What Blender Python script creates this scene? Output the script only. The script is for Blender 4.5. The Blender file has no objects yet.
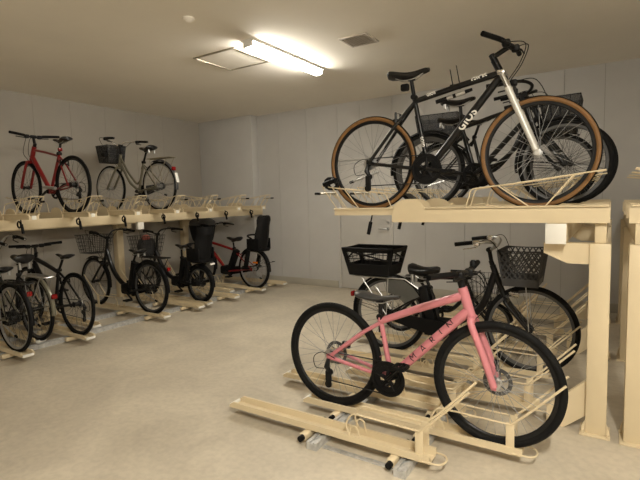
import bpy, bmesh, math, random
from mathutils import Vector, Matrix
PI = math.pi
random.seed(7)
SC = bpy.context.scene
C = SC.collection
V = Vector

# ------------------------------------------------------------------ materials
def mat(name, col, rough=0.5, metal=0.0, noise=None, bump=0.0, coat=0.0, spec=0.5, alpha=1.0):
    """noise = (scale, amount): gentle procedural variation of the colour"""
    m = bpy.data.materials.new(name); m.use_nodes = True
    nt = m.node_tree; b = nt.nodes['Principled BSDF']
    b.inputs['Base Color'].default_value = (*col, 1)
    b.inputs['Roughness'].default_value = rough
    b.inputs['Metallic'].default_value = metal
    b.inputs['Specular IOR Level'].default_value = spec
    b.inputs['Coat Weight'].default_value = coat
    b.inputs['Alpha'].default_value = alpha
    if noise or bump:
        tc = nt.nodes.new('ShaderNodeTexCoord')
        n = nt.nodes.new('ShaderNodeTexNoise'); n.inputs['Scale'].default_value = noise[0] if noise else 60
        n.inputs['Detail'].default_value = 6; n.inputs['Roughness'].default_value = .6
        nt.links.new(tc.outputs['Object'], n.inputs['Vector'])
        if noise:
            r = nt.nodes.new('ShaderNodeValToRGB'); a = noise[1]
            r.color_ramp.elements[0].position = .3; r.color_ramp.elements[1].position = .7
            r.color_ramp.elements[0].color = (*[max(0, c * (1 - a)) for c in col], 1)
            r.color_ramp.elements[1].color = (*[min(1, c * (1 + a)) for c in col], 1)
            nt.links.new(n.outputs['Fac'], r.inputs['Fac']); nt.links.new(r.outputs['Color'], b.inputs['Base Color'])
        if bump:
            bp = nt.nodes.new('ShaderNodeBump'); bp.inputs['Strength'].default_value = bump; bp.inputs['Distance'].default_value = .002
            nt.links.new(n.outputs['Fac'], bp.inputs['Height']); nt.links.new(bp.outputs['Normal'], b.inputs['Normal'])
    return m

def srgb(r, g, b):
    f = lambda c: ((c / 255 + .055) / 1.055) ** 2.4 if c > 10 else c / 255 / 12.92
    return (f(r), f(g), f(b))

M = dict(
    cream=mat('cream_powder_coat', srgb(219, 202, 168), .42, noise=(3, .03)),
    creamwhite=mat('cream_white_cap', srgb(236, 233, 224), .4, noise=(5, .02)),
    galv=mat('galvanised_steel', (.56, .56, .55), .5, .45, noise=(25, .25)),
    rubber=mat('black_rubber', (.005, .005, .005), .75, spec=.2, noise=(40, .2), bump=.2),
    tan=mat('tan_sidewall', srgb(122, 86, 44), .6, noise=(30, .12)),
    blackpl=mat('black_plastic', (.005, .005, .0055), .55, spec=.18, noise=(20, .15)),
    greypl=mat('dark_grey_plastic', (.05, .05, .052), .5, noise=(20, .15)),
    greyfab=mat('dark_grey_fabric', (.06, .06, .062), .8, noise=(60, .2), bump=.3),
    leather=mat('black_saddle_vinyl', (.008, .0075, .0075), .35, spec=.35, noise=(30, .15)),
    greyleather=mat('grey_saddle_vinyl', (.035, .034, .034), .38, noise=(30, .15)),
    chrome=mat('chrome', (.75, .75, .75), .16, 1.0, noise=(10, .03)),
    alu=mat('brushed_aluminium', (.55, .55, .55), .35, .9, noise=(30, .08)),
    spoke=mat('steel_spoke', (.34, .34, .34), .55, .5, noise=(10, .05)),
    darkspoke=mat('dark_steel_spoke', (.10, .10, .10), .5, .5, noise=(10, .05)),
    blackmetal=mat('black_anodised_metal', (.009, .009, .0095), .42, .2, spec=.3, noise=(20, .1)),
    pink=mat('pink_paint', srgb(202, 126, 134), .38, coat=.3, noise=(6, .03)),
    blackpaint=mat('black_paint', (.005, .005, .0055), .35, coat=.12, spec=.3, noise=(6, .05)),
    redpaint=mat('red_paint', srgb(126, 16, 20), .3, coat=.4, noise=(6, .05)),
    silverpaint=mat('silver_paint', srgb(128, 124, 108), .35, .4, noise=(6, .04)),
    whitefork=mat('silver_white_paint', srgb(214, 212, 206), .3, .15, noise=(6, .03)),
    white=mat('white_print', srgb(235, 232, 225), .5, noise=(9, .02)),
    blackprint=mat('black_print', (.01, .01, .01), .5, noise=(9, .05)),
    redplastic=mat('red_reflector', srgb(130, 12, 14), .2, noise=(30, .1)),
    orangepl=mat('amber_reflector', srgb(220, 120, 40), .25, noise=(30, .1)),
    finemesh=mat('fine_dark_mesh', (.035, .035, .036), .6, noise=(300, .3), alpha=.62),
    smoke=mat('smoke_plastic', (.13, .13, .12), .3, noise=(8, .1), alpha=.72),
    wirestl=mat('dark_wire', (.03, .03, .03), .45, .3, noise=(20, .1)),
    brass=mat('tarnished_steel', (.42, .38, .30), .35, .8, noise=(20, .15)),
    doorp=mat('door_paint', srgb(206, 203, 198), .5, noise=(2, .02)),
    pinkcloth=mat('pink_cloth', srgb(160, 90, 80), .8, noise=(20, .2)),
    ventm=mat('grey_vent_metal', srgb(196, 188, 178), .55, noise=(20, .05)),
)

def wall_mat(name, col, scale=1.3, amt=.05):
    return mat(name, col, .75, noise=(scale, amt), bump=.04)
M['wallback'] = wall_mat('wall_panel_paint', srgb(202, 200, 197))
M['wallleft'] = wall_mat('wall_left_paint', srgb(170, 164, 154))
M['joint'] = mat('panel_joint', srgb(146, 142, 136), .8, noise=(5, .05))
M['ceil'] = mat('ceiling_paint', srgb(243, 237, 226), .85, noise=(1.0, .03), bump=.03)
M['skirt'] = mat('grey_vinyl_skirting', srgb(180, 174, 160), .6, noise=(3, .05))

def floor_mat():
    m = bpy.data.materials.new('concrete_floor'); m.use_nodes = True
    nt = m.node_tree; b = nt.nodes['Principled BSDF']; L = nt.links
    tc = nt.nodes.new('ShaderNodeTexCoord')
    n1 = nt.nodes.new('ShaderNodeTexNoise'); n1.inputs['Scale'].default_value = 1.6; n1.inputs['Detail'].default_value = 8; n1.inputs['Roughness'].default_value = .62; n1.inputs['Distortion'].default_value = .6
    n2 = nt.nodes.new('ShaderNodeTexNoise'); n2.inputs['Scale'].default_value = 26; n2.inputs['Detail'].default_value = 6
    mp = nt.nodes.new('ShaderNodeMapping'); mp.inputs['Scale'].default_value = (1, 1, 1)
    L.new(tc.outputs['Object'], mp.inputs['Vector']); L.new(mp.outputs['Vector'], n1.inputs['Vector']); L.new(mp.outputs['Vector'], n2.inputs['Vector'])
    r = nt.nodes.new('ShaderNodeValToRGB')
    r.color_ramp.elements[0].position = .32; r.color_ramp.elements[0].color = (*srgb(184, 174, 156), 1)
    r.color_ramp.elements[1].position = .68; r.color_ramp.elements[1].color = (*srgb(211, 200, 180), 1)
    mx = nt.nodes.new('ShaderNodeMix'); mx.data_type = 'RGBA'; mx.blend_type = 'MULTIPLY'; mx.inputs[0].default_value = .35
    r2 = nt.nodes.new('ShaderNodeValToRGB'); r2.color_ramp.elements[0].position = .35; r2.color_ramp.elements[0].color = (.72, .72, .72, 1); r2.color_ramp.elements[1].position = .6
    L.new(n1.outputs['Fac'], r.inputs['Fac']); L.new(n2.outputs['Fac'], r2.inputs['Fac'])
    L.new(r.outputs['Color'], mx.inputs[6]); L.new(r2.outputs['Color'], mx.inputs[7]); L.new(mx.outputs[2], b.inputs['Base Color'])
    rr = nt.nodes.new('ShaderNodeMapRange'); rr.inputs[3].default_value = .42; rr.inputs[4].default_value = .62
    L.new(n1.outputs['Fac'], rr.inputs[0]); L.new(rr.outputs[0], b.inputs['Roughness'])
    bp = nt.nodes.new('ShaderNodeBump'); bp.inputs['Strength'].default_value = .05; bp.inputs['Distance'].default_value = .003
    L.new(n2.outputs['Fac'], bp.inputs['Height']); L.new(bp.outputs['Normal'], b.inputs['Normal'])
    return m
M['floor'] = floor_mat()

def emit(name, col, s):
    m = bpy.data.materials.new(name); m.use_nodes = True; nt = m.node_tree
    b = nt.nodes['Principled BSDF']; b.inputs['Base Color'].default_value = (.8, .8, .8, 1)
    b.inputs['Emission Color'].default_value = (*col, 1); b.inputs['Emission Strength'].default_value = s
    return m
M['tube'] = emit('lit_lens', (1.0, .945, .83), 82)
M['tube2'] = emit('lit_bright_lens', (1.0, .945, .83), 270)

# ------------------------------------------------------------------ mesh builder
class MB:
    def __init__(s): s.v = []; s.f = []; s.mi = []; s.cur = 0
    def _add(s, vs, fs):
        o = len(s.v); s.v += [tuple(p) for p in vs]
        for f in fs: s.f.append([o + i for i in f]); s.mi.append(s.cur)
        return s
    def box(s, c, size, rot=None, ch=0.0):
        hx, hy, hz = size[0] / 2, size[1] / 2, size[2] / 2
        c = V(c)
        if ch <= 0:
            vs = [V((x * hx, y * hy, z * hz)) for x in (-1, 1) for y in (-1, 1) for z in (-1, 1)]
            fs = [(0, 1, 3, 2), (4, 6, 7, 5), (0, 4, 5, 1), (2, 3, 7, 6), (0, 2, 6, 4), (1, 5, 7, 3)]
        else:
            ch = min(ch, .9 * min(hx, hy, hz))
            bm = bmesh.new(); bmesh.ops.create_cube(bm, size=1)
            for v in bm.verts: v.co = V((v.co.x * 2 * hx, v.co.y * 2 * hy, v.co.z * 2 * hz))
            bmesh.ops.bevel(bm, geom=bm.edges[:], offset=ch, segments=2, affect='EDGES', profile=.5)
            vs = [v.co.copy() for v in bm.verts]; bm.verts.index_update(); fs = [[v.index for v in f.verts] for f in bm.faces]; bm.free()
        if rot is not None: vs = [rot @ p for p in vs]
        return s._add([p + c for p in vs], fs)
    def bx(s, x0, x1, y0, y1, z0, z1, ch=0.0):
        return s.box(((x0 + x1) / 2, (y0 + y1) / 2, (z0 + z1) / 2), (abs(x1 - x0), abs(y1 - y0), abs(z1 - z0)), None, ch)
    def tube(s, pts, r, n=8, closed=False, squash=1.0, up=None):
        pts = [V(p) for p in pts]; m = len(pts)
        rs = r if isinstance(r, (list, tuple)) else [r] * m
        tang = []
        for i in range(m):
            a = pts[(i - 1) % m] if (closed or i > 0) else pts[i]
            b = pts[(i + 1) % m] if (closed or i < m - 1) else pts[i]
            t = (b - a); t = t.normalized() if t.length > 1e-9 else V((0, 0, 1)); tang.append(t)
        t0 = tang[0]; ref = V(up) if up else (V((0, 0, 1)) if abs(t0.z) < .9 else V((1, 0, 0)))
        nx = t0.cross(ref).normalized()
        rings = []
        for i in range(m):
            t = tang[i]; nx = (nx - t * nx.dot(t)); nx = nx.normalized() if nx.length > 1e-8 else t.orthogonal().normalized(); ny = t.cross(nx)
            rings.append([pts[i] + (nx * math.cos(2 * PI * k / n) * squash + ny * math.sin(2 * PI * k / n)) * rs[i] for k in range(n)])
        vs = [p for rg in rings for p in rg]; fs = []
        for i in range(m if closed else m - 1):
            a = i * n; b = ((i + 1) % m) * n
            for k in range(n): fs.append((a + k, a + (k + 1) % n, b + (k + 1) % n, b + k))
        if not closed: fs.append(tuple(range(n - 1, -1, -1))); fs.append(tuple(range((m - 1) * n, m * n)))
        return s._add(vs, fs)
    def wire(s, pts, r, n=6, fillet=.02):
        return s.tube(fil(pts, fillet), r, n)
    def lathe(s, prof, n=48, c=(0, 0, 0), closed=True, axis='y'):
        """prof: (radius, offset along axis); axis y by default"""
        c = V(c); m = len(prof); vs = []
        for k in range(n):
            a = 2 * PI * k / n; ca, sa = math.cos(a), math.sin(a)
            for (r, o) in prof:
                p = V((r * ca, o, r * sa)) if axis == 'y' else (V((r * ca, r * sa, o)) if axis == 'z' else V((o, r * ca, r * sa)))
                vs.append(c + p)
        fs = []
        for k in range(n):
            k2 = (k + 1) % n
            for j in range(m if closed else m - 1):
                j2 = (j + 1) % m
                fs.append((k * m + j, k * m + j2, k2 * m + j2, k2 * m + j))
        return s._add(vs, fs)
    def disc(s, c, r, y0, y1, n=24, axis='y'):
        return s.lathe([(1e-4, y0), (r, y0), (r, y1), (1e-4, y1)], n, c, True, axis)
    def prism(s, poly, y0, y1):
        n = len(poly); vs = [V((x, y0, z)) for x, z in poly] + [V((x, y1, z)) for x, z in poly]
        fs = [tuple(range(n)), tuple(range(2 * n - 1, n - 1, -1))] + [(i, i + n, (i + 1) % n + n, (i + 1) % n) for i in range(n)]
        return s._add(vs, fs)
    def loft(s, rings, caps=True):
        n = len(rings[0]); vs = [p for r in rings for p in r]; fs = []
        for i in range(len(rings) - 1):
            for k in range(n): fs.append((i * n + k, i * n + (k + 1) % n, (i + 1) * n + (k + 1) % n, (i + 1) * n + k))
        if caps: fs.append(tuple(range(n - 1, -1, -1))); fs.append(tuple(range((len(rings) - 1) * n, len(rings) * n)))
        return s._add(vs, fs)
    def data(s, name, mats, angle=40):
        me = bpy.data.meshes.new(name); me.from_pydata(s.v, [], s.f)
        if not isinstance(mats, (list, tuple)): mats = [mats]
        for m in mats: me.materials.append(m)
        if len(mats) > 1: me.polygons.foreach_set('material_index', s.mi)
        bm = bmesh.new(); bm.from_mesh(me); bmesh.ops.recalc_face_normals(bm, faces=bm.faces[:]); bm.to_mesh(me); bm.free()
        me.polygons.foreach_set('use_smooth', [True] * len(me.polygons)); me.set_sharp_from_angle(angle=math.radians(angle))
        me.update(); return me

def fil(pts, d):
    pts = [V(p) for p in pts]
    if len(pts) < 3: return pts
    out = [pts[0]]
    for i in range(1, len(pts) - 1):
        a, b, c = pts[i - 1], pts[i], pts[i + 1]
        da = min(d, (a - b).length * .45); dc = min(d, (c - b).length * .45)
        p0 = b + (a - b).normalized() * da; p2 = b + (c - b).normalized() * dc
        for t in (0, .33, .67, 1): out.append(p0 * (1 - t) ** 2 + b * 2 * t * (1 - t) + p2 * t * t)
    out.append(pts[-1]); return out

def spline(pts, sub=6):
    pts = [V(p) for p in pts]; out = []
    P = [pts[0] * 2 - pts[1]] + pts + [pts[-1] * 2 - pts[-2]]
    for i in range(1, len(P) - 2):
        for k in range(sub):
            t = k / sub; a, b, c, d = P[i - 1], P[i], P[i + 1], P[i + 2]
            out.append(.5 * ((2 * b) + (c - a) * t + (2 * a - 5 * b + 4 * c - d) * t * t + (3 * b - a - 3 * c + d) * t ** 3))
    out.append(pts[-1]); return out

def link(name, me, parent=None, loc=(0, 0, 0), rot=(0, 0, 0)):
    o = bpy.data.objects.new(name, me); C.objects.link(o)
    o.location = loc; o.rotation_euler = rot
    if parent: o.parent = parent
    return o
def part(name, mb, m, parent, loc=(0, 0, 0), rot=(0, 0, 0), label=None, angle=40):
    o = link(name, mb.data(name, m, angle), parent, loc, rot)
    if label: o['label'] = label
    return o
def thing(name, label, cat, loc=(0, 0, 0), rz=0, group=None):
    o = link(name, None, None, loc, (0, 0, rz)); o.empty_display_size = .05
    tag(o, label, cat, group); return o
def tag(o, label, cat, group=None):
    o['label'] = label; o['category'] = cat
    if group: o['group'] = group
    return o
def struct(name, mb, m, parent=None, angle=30):
    o = link(name, mb.data(name, m, angle), parent)
    if parent is None: o['kind'] = 'structure'
    return o
def dup(root, loc, rz, label, group=None):
    r = root.copy(); C.objects.link(r); r.location = loc; r.rotation_euler = (0, 0, rz); r['label'] = label
    if group: r['group'] = group
    for ch in list(root.children):
        c = ch.copy(); C.objects.link(c); c.parent = r
        for g in list(ch.children):
            d = g.copy(); C.objects.link(d); d.parent = c
    return r

# ------------------------------------------------------------------ room
HC = 2.985; YB = 6.57; XL = -6.72; XR = 2.4; YF = -2.6
struct('floor', MB().bx(XL - .1, XR + .1, YF - .1, YB + .1, -.1, 0), M['floor'])
struct('ceiling', MB().bx(XL - .1, XR + .1, YF - .1, YB + .1, HC, HC + .1), M['ceil'])

def panel_wall(name, seams, place, mp, lo=0, hi=HC):
    """seams: positions along the wall; place(a, b, d0, d1, z0, z1) -> bx args"""
    mb = MB(); mb.cur = 1
    mb.bx(*place(seams[0], seams[-1], .012, .10, lo, hi))
    mb.cur = 0
    for a, b in zip(seams[:-1], seams[1:]):
        mb.bx(*place(a + .0012, b - .0012, 0, .02, lo, hi))
    return struct(name, mb, [mp, M['joint']])
DX0, DX1, DZ = -3.77, -2.82, 2.10     # door opening in the back wall
back = lambda a, b, d0, d1, z0, z1: (a, b, YB + d0, YB + d1, z0, z1)
mb = MB(); mb.cur = 1
mb.bx(XL - .1, DX0, YB + .012, YB + .1, 0, HC); mb.bx(DX1, XR + .1, YB + .012, YB + .1, 0, HC); mb.bx(DX0, DX1, YB + .012, YB + .1, DZ, HC)
mb.cur = 0
sl = [XL - .1, -5.42, -4.96, -4.37, DX0]; sr = [DX1, -2.31, -1.74, -1.14, -.53, -.10, .5, 1.1, 1.7, XR + .1]
for L in (sl, sr):
    for a, b in zip(L[:-1], L[1:]): mb.bx(a + .002, b - .002, YB, YB + .02, 0, HC)
mb.bx(DX0 + .002, -3.37, YB, YB + .02, DZ + .004, HC); mb.bx(-3.366, DX1 - .002, YB, YB + .02, DZ + .004, HC)
struct('wall_back', mb, [M['wallback'], M['joint']])
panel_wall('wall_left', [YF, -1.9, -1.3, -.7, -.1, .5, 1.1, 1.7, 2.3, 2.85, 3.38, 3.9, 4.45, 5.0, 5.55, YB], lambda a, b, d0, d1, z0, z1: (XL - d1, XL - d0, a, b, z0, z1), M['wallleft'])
struct('wall_right', MB().bx(XR, XR + .1, YF, YB, 0, HC), M['wallback'])
struct('wall_front', MB().bx(XL, XR, YF - .1, YF, 0, HC), M['wallleft'])
# shallow pier in the far left corner
struct('trim_1', MB().bx(XL, -5.43, YB - .165, YB + .01, 0, HC, .004), M['wallback'])
# skirting boards
struct('baseboard_back', MB().bx(-5.43, DX0 - .03, YB - .012, YB + .005, 0, .115, .002).bx(DX1 + .03, XR, YB - .012, YB + .005, 0, .115, .002), M['skirt'])
struct('baseboard_left', MB().bx(XL - .005, XL + .012, YF, YB - .165, 0, .115, .002), M['skirt'])
# door
d = struct('door_1', MB().bx(DX0 + .03, DX1 - .03, YB + .004, YB + .044, .008, DZ - .03, .002), M['doorp'])
fr = MB(); fr.bx(DX0 - .004, DX0 + .026, YB - .014, YB + .06, 0, DZ, .002); fr.bx(DX1 - .026, DX1 + .004, YB - .014, YB + .06, 0, DZ, .002); fr.bx(DX0 - .004, DX1 + .004, YB - .014, YB + .06, DZ - .026, DZ + .004, .002)
struct('door_frame', fr, M['doorp'], d)
hx = DX1 - .09
hb = MB(); hb.tube([(hx, YB + .006, .99), (hx, YB - .045, .99)], .011, 10); hb.wire([(hx, YB - .045, .99), (hx - .03, YB - .055, .99), (hx - .14, YB - .05, .985)], .0095, 8, .02); hb.disc((hx, YB, .99), .026, -.003, .006, 20)
struct('door_handle', hb, M['alu'], d)
struct('door_lock', MB().disc((hx, YB, 1.09), .018, -.006, .006, 20), M['alu'], d)
hg = MB()
for z in (.28, 1.05, 1.82): hg.tube([(DX0 + .03, YB - .008, z - .055), (DX0 + .03, YB - .008, z + .055)], .009, 8)
struct('door_hinge', hg, M['alu'], d)

# ceiling fittings
lx, ly0, ly1 = -2.94, 3.46, 4.71
lt = thing('ceiling_light', 'lit white fluorescent batten on the ceiling beside the hatch', 'ceiling light', (lx, (ly0 + ly1) / 2, HC))
hl = (ly1 - ly0) / 2
b = MB(); pr = [(-.080, 0), (-.080, -.010), (-.072, -.026), (.072, -.026), (.080, -.010), (.080, 0)]
b.loft([[V((x, y, z)) for x, z in pr] for y in (-hl, hl)]); part('housing', b, M['creamwhite'], lt)
lens = [(-.060, -.026), (-.060, -.045), (-.046, -.064), (-.022, -.076), (.022, -.076), (.046, -.064), (.060, -.045), (.060, -.026)]
tb = MB().loft([[V((x, y, z)) for x, z in lens] for y in (-hl + .014, hl - .014)]); part('lamp_lens', tb, M['tube'], lt)
for s in (-1, 1):
    part('end_cap', MB().box((0, s * (hl - .008), -.048), (.118, .012, .052), None, .004), M['creamwhite'], lt)
# a second batten of the same run, behind the camera's shoulder
l2 = dup(lt, (.55, .15, HC), 0, 'brighter lit fluorescent batten on the ceiling nearest the entrance')
for ch in l2.children:
    if ch.name.startswith('lamp_lens'):
        ch.data = ch.data.copy(); ch.data.materials[0] = M['tube2']

hc = thing('ceiling_hatch', 'square ceiling access hatch with a thin metal frame', 'hatch', (-3.48, 3.84, HC))
part('hatch_panel', MB().box((0, 0, -.002), (.53, .53, .006)), M['ceil'], hc)
f = MB()
for s in (-1, 1):
    f.box((s * .278, 0, -.006), (.02, .576, .014), None, .002); f.box((0, s * .278, -.006), (.536, .02, .014), None, .002)
part('hatch_frame', f, M['brass'], hc)
vt = thing('ceiling_vent', 'small square grey louvred air vent on the ceiling', 'vent', (-2.095, 4.11, HC))
f = MB()
for s in (-1, 1):
    f.box((s * .135, 0, -.005), (.022, .29, .012), None, .002); f.box((0, s * .135, -.005), (.25, .022, .012), None, .002)
part('vent_frame', f, M['ventm'], vt)
part('vent_back', MB().box((0, 0, -.0015), (.26, .26, .003)), M['ventm'], vt)
f = MB()
for k in range(9): f.box((-.112 + k * .028, 0, -.007), (.018, .25, .003), Matrix.Rotation(.5, 3, 'Y'))
part('louvres', f, M['ventm'], vt)
sd = thing('smoke_detector', 'small round smoke detector on the ceiling left of the light', 'smoke detector', (-3.0, 2.8, HC))
part('housing', MB().lathe([(1e-4, 0), (.05, 0), (.05, -.012), (.04, -.02), (.02, -.034), (1e-4, -.036)], 24, (0, 0, 0), False, 'z'), M['ceil'], sd)

# ------------------------------------------------------------------ bike racks
CR = M['cream']
def lower_tray(label, roller_x, group='lower bike trays'):
    """origin: rear tip of the channel on the floor; runs along +x"""
    L = 1.41
    t = thing('lower_bike_tray', label, 'bike rack tray', (0, 0, 0), 0, group)
    prof = [(-.060, .062), (-.060, .100), (-.046, .100), (-.040, .0625), (.040, .0625), (.046, .100), (.060, .100), (.060, .062), (.0565, .062), (.0565, .0965), (.0485, .0965), (.042, .0585), (-.042, .0585), (-.0485, .0965), (-.0565, .0965), (-.0565, .062)]
    b = MB(); b.loft([[V((x, y, z if x > 0 else .5 * z + .03)) for y, z in prof] for x in (0, .03, L)]); part('channel', b, CR, t, angle=25)
    part('end_cap', MB().box((-.004, 0, .066), (.020, .10, .026), None, .006), M['creamwhite'], t)
    for s in (-1, 1):
        b = MB(); x0 = L - .06
        b.bx(x0 - .022, x0 + .022, s * .05 - .004, s * .05 + .004, .055, .235, .003)
        b.wire([(x0, s * .056, .225), (x0 + .08, s * .06, .30), (x0 + .265, s * .075, .50)], .0065, 8)
        b.wire([(x0 + .01, s * .056, .228), (x0 - .40, s * .056, .235), (x0 - .445, s * .056, .16), (x0 - .41, s * .056, .085)], .0055, 8, .03)
        part('wheel_holder', b, CR, t)
        b = MB()
        b.wire([(.92, s * .04, .086), (.935, s * .045, .155), (.975, s * .045, .155), (.99, s * .04, .086)], .005, 6, .02)
        part('wheel_guide', b, CR, t)
    b = MB(); b.wire([(L - .05, -.06, .07), (L + .055, -.055, .07), (L + .075, 0, .07), (L + .055, .055, .07), (L - .05, .06, .07)], .0055, 8, .03); part('end_loop', b, CR, t)
    for x in roller_x:
        part('carriage', MB().bx(x - .080, x - .036, -.115, .115, .018, .058, .005), CR, t)
        for s in (-1, 1):
            part('roller', MB().tube([(x - .058, s * .113, .038), (x - .058, s * .145, .038)], .018, 14), M['blackpl'], t)
    return t

def upper_tray(label, group='upper bike trays'):
    """origin: front end (post side) at floor level; runs towards -x"""
    t = thing('upper_bike_tray', label, 'bike rack tray', (0, 0, 0), 0, group)
    b = MB()
    b.loft([[V((x, y, z)) for y, z in [(-.07, 1.286), (-.07, 1.374), (-.052, 1.374), (-.052, 1.318), (.052, 1.318), (.052, 1.374), (.07, 1.374), (.07, 1.286)]] for x in (0, -1.342)])
    part('support_beam', b, CR, t, angle=25)
    prof = [(-.062, 1.388), (-.046, 1.392), (-.03, 1.371), (.03, 1.371), (.046, 1.392), (.062, 1.388), (.062, 1.38), (.049, 1.38), (.049, 1.336), (-.049, 1.336), (-.049, 1.38), (-.062, 1.38)]
    b = MB(); b.loft([[V((x, y, z)) for y, z in prof] for x in (-.01, -1.838)]); part('slide_channel', b, CR, t, angle=25)
    x = lambda X: X + .005
    for s in (-1, 1):
        y = s * .06
        b = MB()
        b.wire([(x(-.823), y, 1.384), (x(-.789), y, 1.507), (x(-.547), y, 1.530), (x(-.03), y, 1.593)], .0045, 8, .025)
        b.wire([(x(-.62), y, 1.523), (x(-.431), y, 1.384), (x(-.346), y, 1.384), (x(-.194), y, 1.573)], .0042, 8, .006)
        part('wheel_guide', b, CR, t)
        b = MB()
        b.wire([(x(-1.813), y, 1.386), (x(-1.946), y, 1.565), (x(-1.742), y, 1.538), (x(-1.40), y, 1.493), (x(-1.352), y, 1.386)], .0042, 8, .02)
        b.wire([(x(-1.742), y, 1.536), (x(-1.62), y, 1.386)], .0042, 8)
        b.wire([(x(-1.85), y, 1.553), (x(-1.725), y, 1.386)], .0042, 8)
        part('rear_guide', b, CR, t)
    b = MB(); dome = [(x(-1.335), 1.37)] + [(x(-1.22) + .105 * math.cos(a) * (1.05), 1.385 + .066 * math.sin(a) ** .8) for a in [PI * (1 - k / 14) for k in range(1, 14)]] + [(x(-1.10), 1.37)]
    part('wheel_stop', MB().prism(dome, -.069, -.064), CR, t); part('wheel_stop', MB().prism(dome, .064, .069), CR, t)
    b = MB(); b.tube([(x(-1.946), -.06, 1.565), (x(-1.946), .06, 1.565)], .0042, 8); b.tube([(x(-1.90), 0, 1.512), (x(-1.88), .058, 1.47)], .004, 6); b.tube([(x(-1.90), 0, 1.512), (x(-1.88), -.058, 1.47)], .004, 6); part('handle_bracket', b, CR, t)
    h = part('pull_handle', MB().tube([(x(-1.86), 0, 1.508), (x(-2.0), 0, 1.510)], .008, 10), M['brass'], t)
    part('handle_grip', MB().tube([(x(-2.0), 0, 1.510), (x(-2.05), 0, 1.511)], .011, 10), M['blackpl'], h)
    b = MB(); b.tube([(x(-1.53), -.02, 1.336), (x(-1.545), -.02, 1.275)], .006, 8); b.tube([(x(-1.543), -.02, 1.285), (x(-1.565), -.02, 1.19)], .014, 10)
    part('release_lever', b, M['blackpl'], t)
    part('label_plate', MB().bx(x(-1.848), x(-1.842), -.022, .022, 1.335, 1.375, .002), M['creamwhite'], t)
    b = MB(); b.lathe([(.032 + .008 * math.cos(a), .008 * math.sin(a)) for a in [2 * PI * k / 8 for k in range(8)]], 20, (x(-1.6), .03, 1.285), True, 'y'); part('strap_loop', b, M['blackpl'], t)
    return t

def rack_frame(label, X, rz, ys, y0, y1, fascia=False):
    """origin on the floor at the post line; trays reach towards -x of its own axes"""
    t = thing('bike_rack_frame', label, 'bike rack', (X, 0, 0), rz)
    sg = -1 if abs(rz) > 1 else 1
    for y in ys:
        yy = sg * y
        part('post', MB().bx(-.055, .055, yy - .055, yy + .055, .008, 1.165, .006), CR, t)
        b = MB(); b.bx(-.085, .075, yy - .085, yy + .085, 0, .010, .002)
        for sx in (-1, 1):
            b.tube([(sx * .066, yy - .068, .01), (sx * .066, yy - .068, .022)], .012, 6)
        b.prism([(-.073, .009), (-.073, .05), (-.056, .09), (-.056, .009)], yy - .06, yy - .054); b.prism([(.073, .009), (.068, .05), (.056, .09), (.056, .009)], yy - .06, yy - .054)
        part('base_plate', b, CR, t)
        b = MB(); b.prism([(.05, 1.04), (.05, 1.163), (-.30, 1.163), (-.30, 1.10), (-.17, 1.04)], yy - .04, yy + .04); part('arm', b, CR, t)
        b = MB(); b.prism([(-.055, .10), (-.055, .32), (-.27, .11), (-.27, .0), (-.17, .0)], yy - .02, yy + .02); part('foot_brace', b, CR, t)
    a, c = sorted((sg * y0, sg * y1))
    part('beam', MB().bx(-.281, -.173, a, c, 1.165, 1.284, .003), CR, t)
    e = a if sg == 1 else c
    part('beam_cap', MB().bx(-.283, -.171, e - .006, e + .006, 1.164, 1.2845, .002), M['creamwhite'], t)
    part('post_beam', MB().bx(-.03, .03, a + .1, c - .05, 1.166, 1.284, .003), CR, t)
    if fascia: part('fascia', MB().bx(-1.30, -1.20, a - .3, c + .2, 1.225, 1.282, .004).bx(-1.335, -1.302, a - .3, c + .2, 1.225, 1.332, .004), CR, t)
    return t

RIGHT_L = [('long', 2.305), ('short', 2.615), ('long', 2.92), ('short', 3.23), ('long', 3.54), ('short', 3.85), ('long', 4.16), ('short', 4.47), ('long', 4.78), ('short', 5.09), ('long', 5.4), ('short', 5.71)]
pos = {'long': -2.185, 'short': -1.785}
ordn = ['nearest', 'second nearest', 'third nearest', 'fourth nearest', 'fifth nearest', 'sixth nearest', 'seventh nearest', 'eighth nearest', 'ninth nearest', 'tenth nearest', 'eleventh nearest', 'furthest']
pl_lab = 'empty cream steel floor tray in front of the pink bicycle'
proto_long = lower_tray(pl_lab, (.70, 1.27)); proto_long.location = (pos['long'], 2.305, 0)
proto_short = lower_tray('cream steel floor tray holding the pink bicycle', (.33, .90)); proto_short.location = (pos['short'], 2.615, 0)
lab_r = {2: 'empty cream floor tray just behind the pink bicycle', 3: 'cream floor tray two behind the pink bicycle', 4: 'empty cream floor tray just before the big-basket city bicycle', 5: 'cream floor tray under the black city bicycle with the big rear basket',
         6: 'cream floor tray just behind the big-basket city bicycle', 7: 'cream floor tray under the small-wheeled bicycle with wire basket', 8: 'cream floor tray just behind the small-wheeled bicycle', 9: 'third cream floor tray from the far end of the right rack', 10: 'second cream floor tray from the far end of the right rack', 11: 'furthest cream floor tray of the right rack'}
for i, (k, y) in enumerate(RIGHT_L):
    if i < 2: continue
    dup(proto_long if k == 'long' else proto_short, (pos[k], y, 0), 0, lab_r[i])
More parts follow.
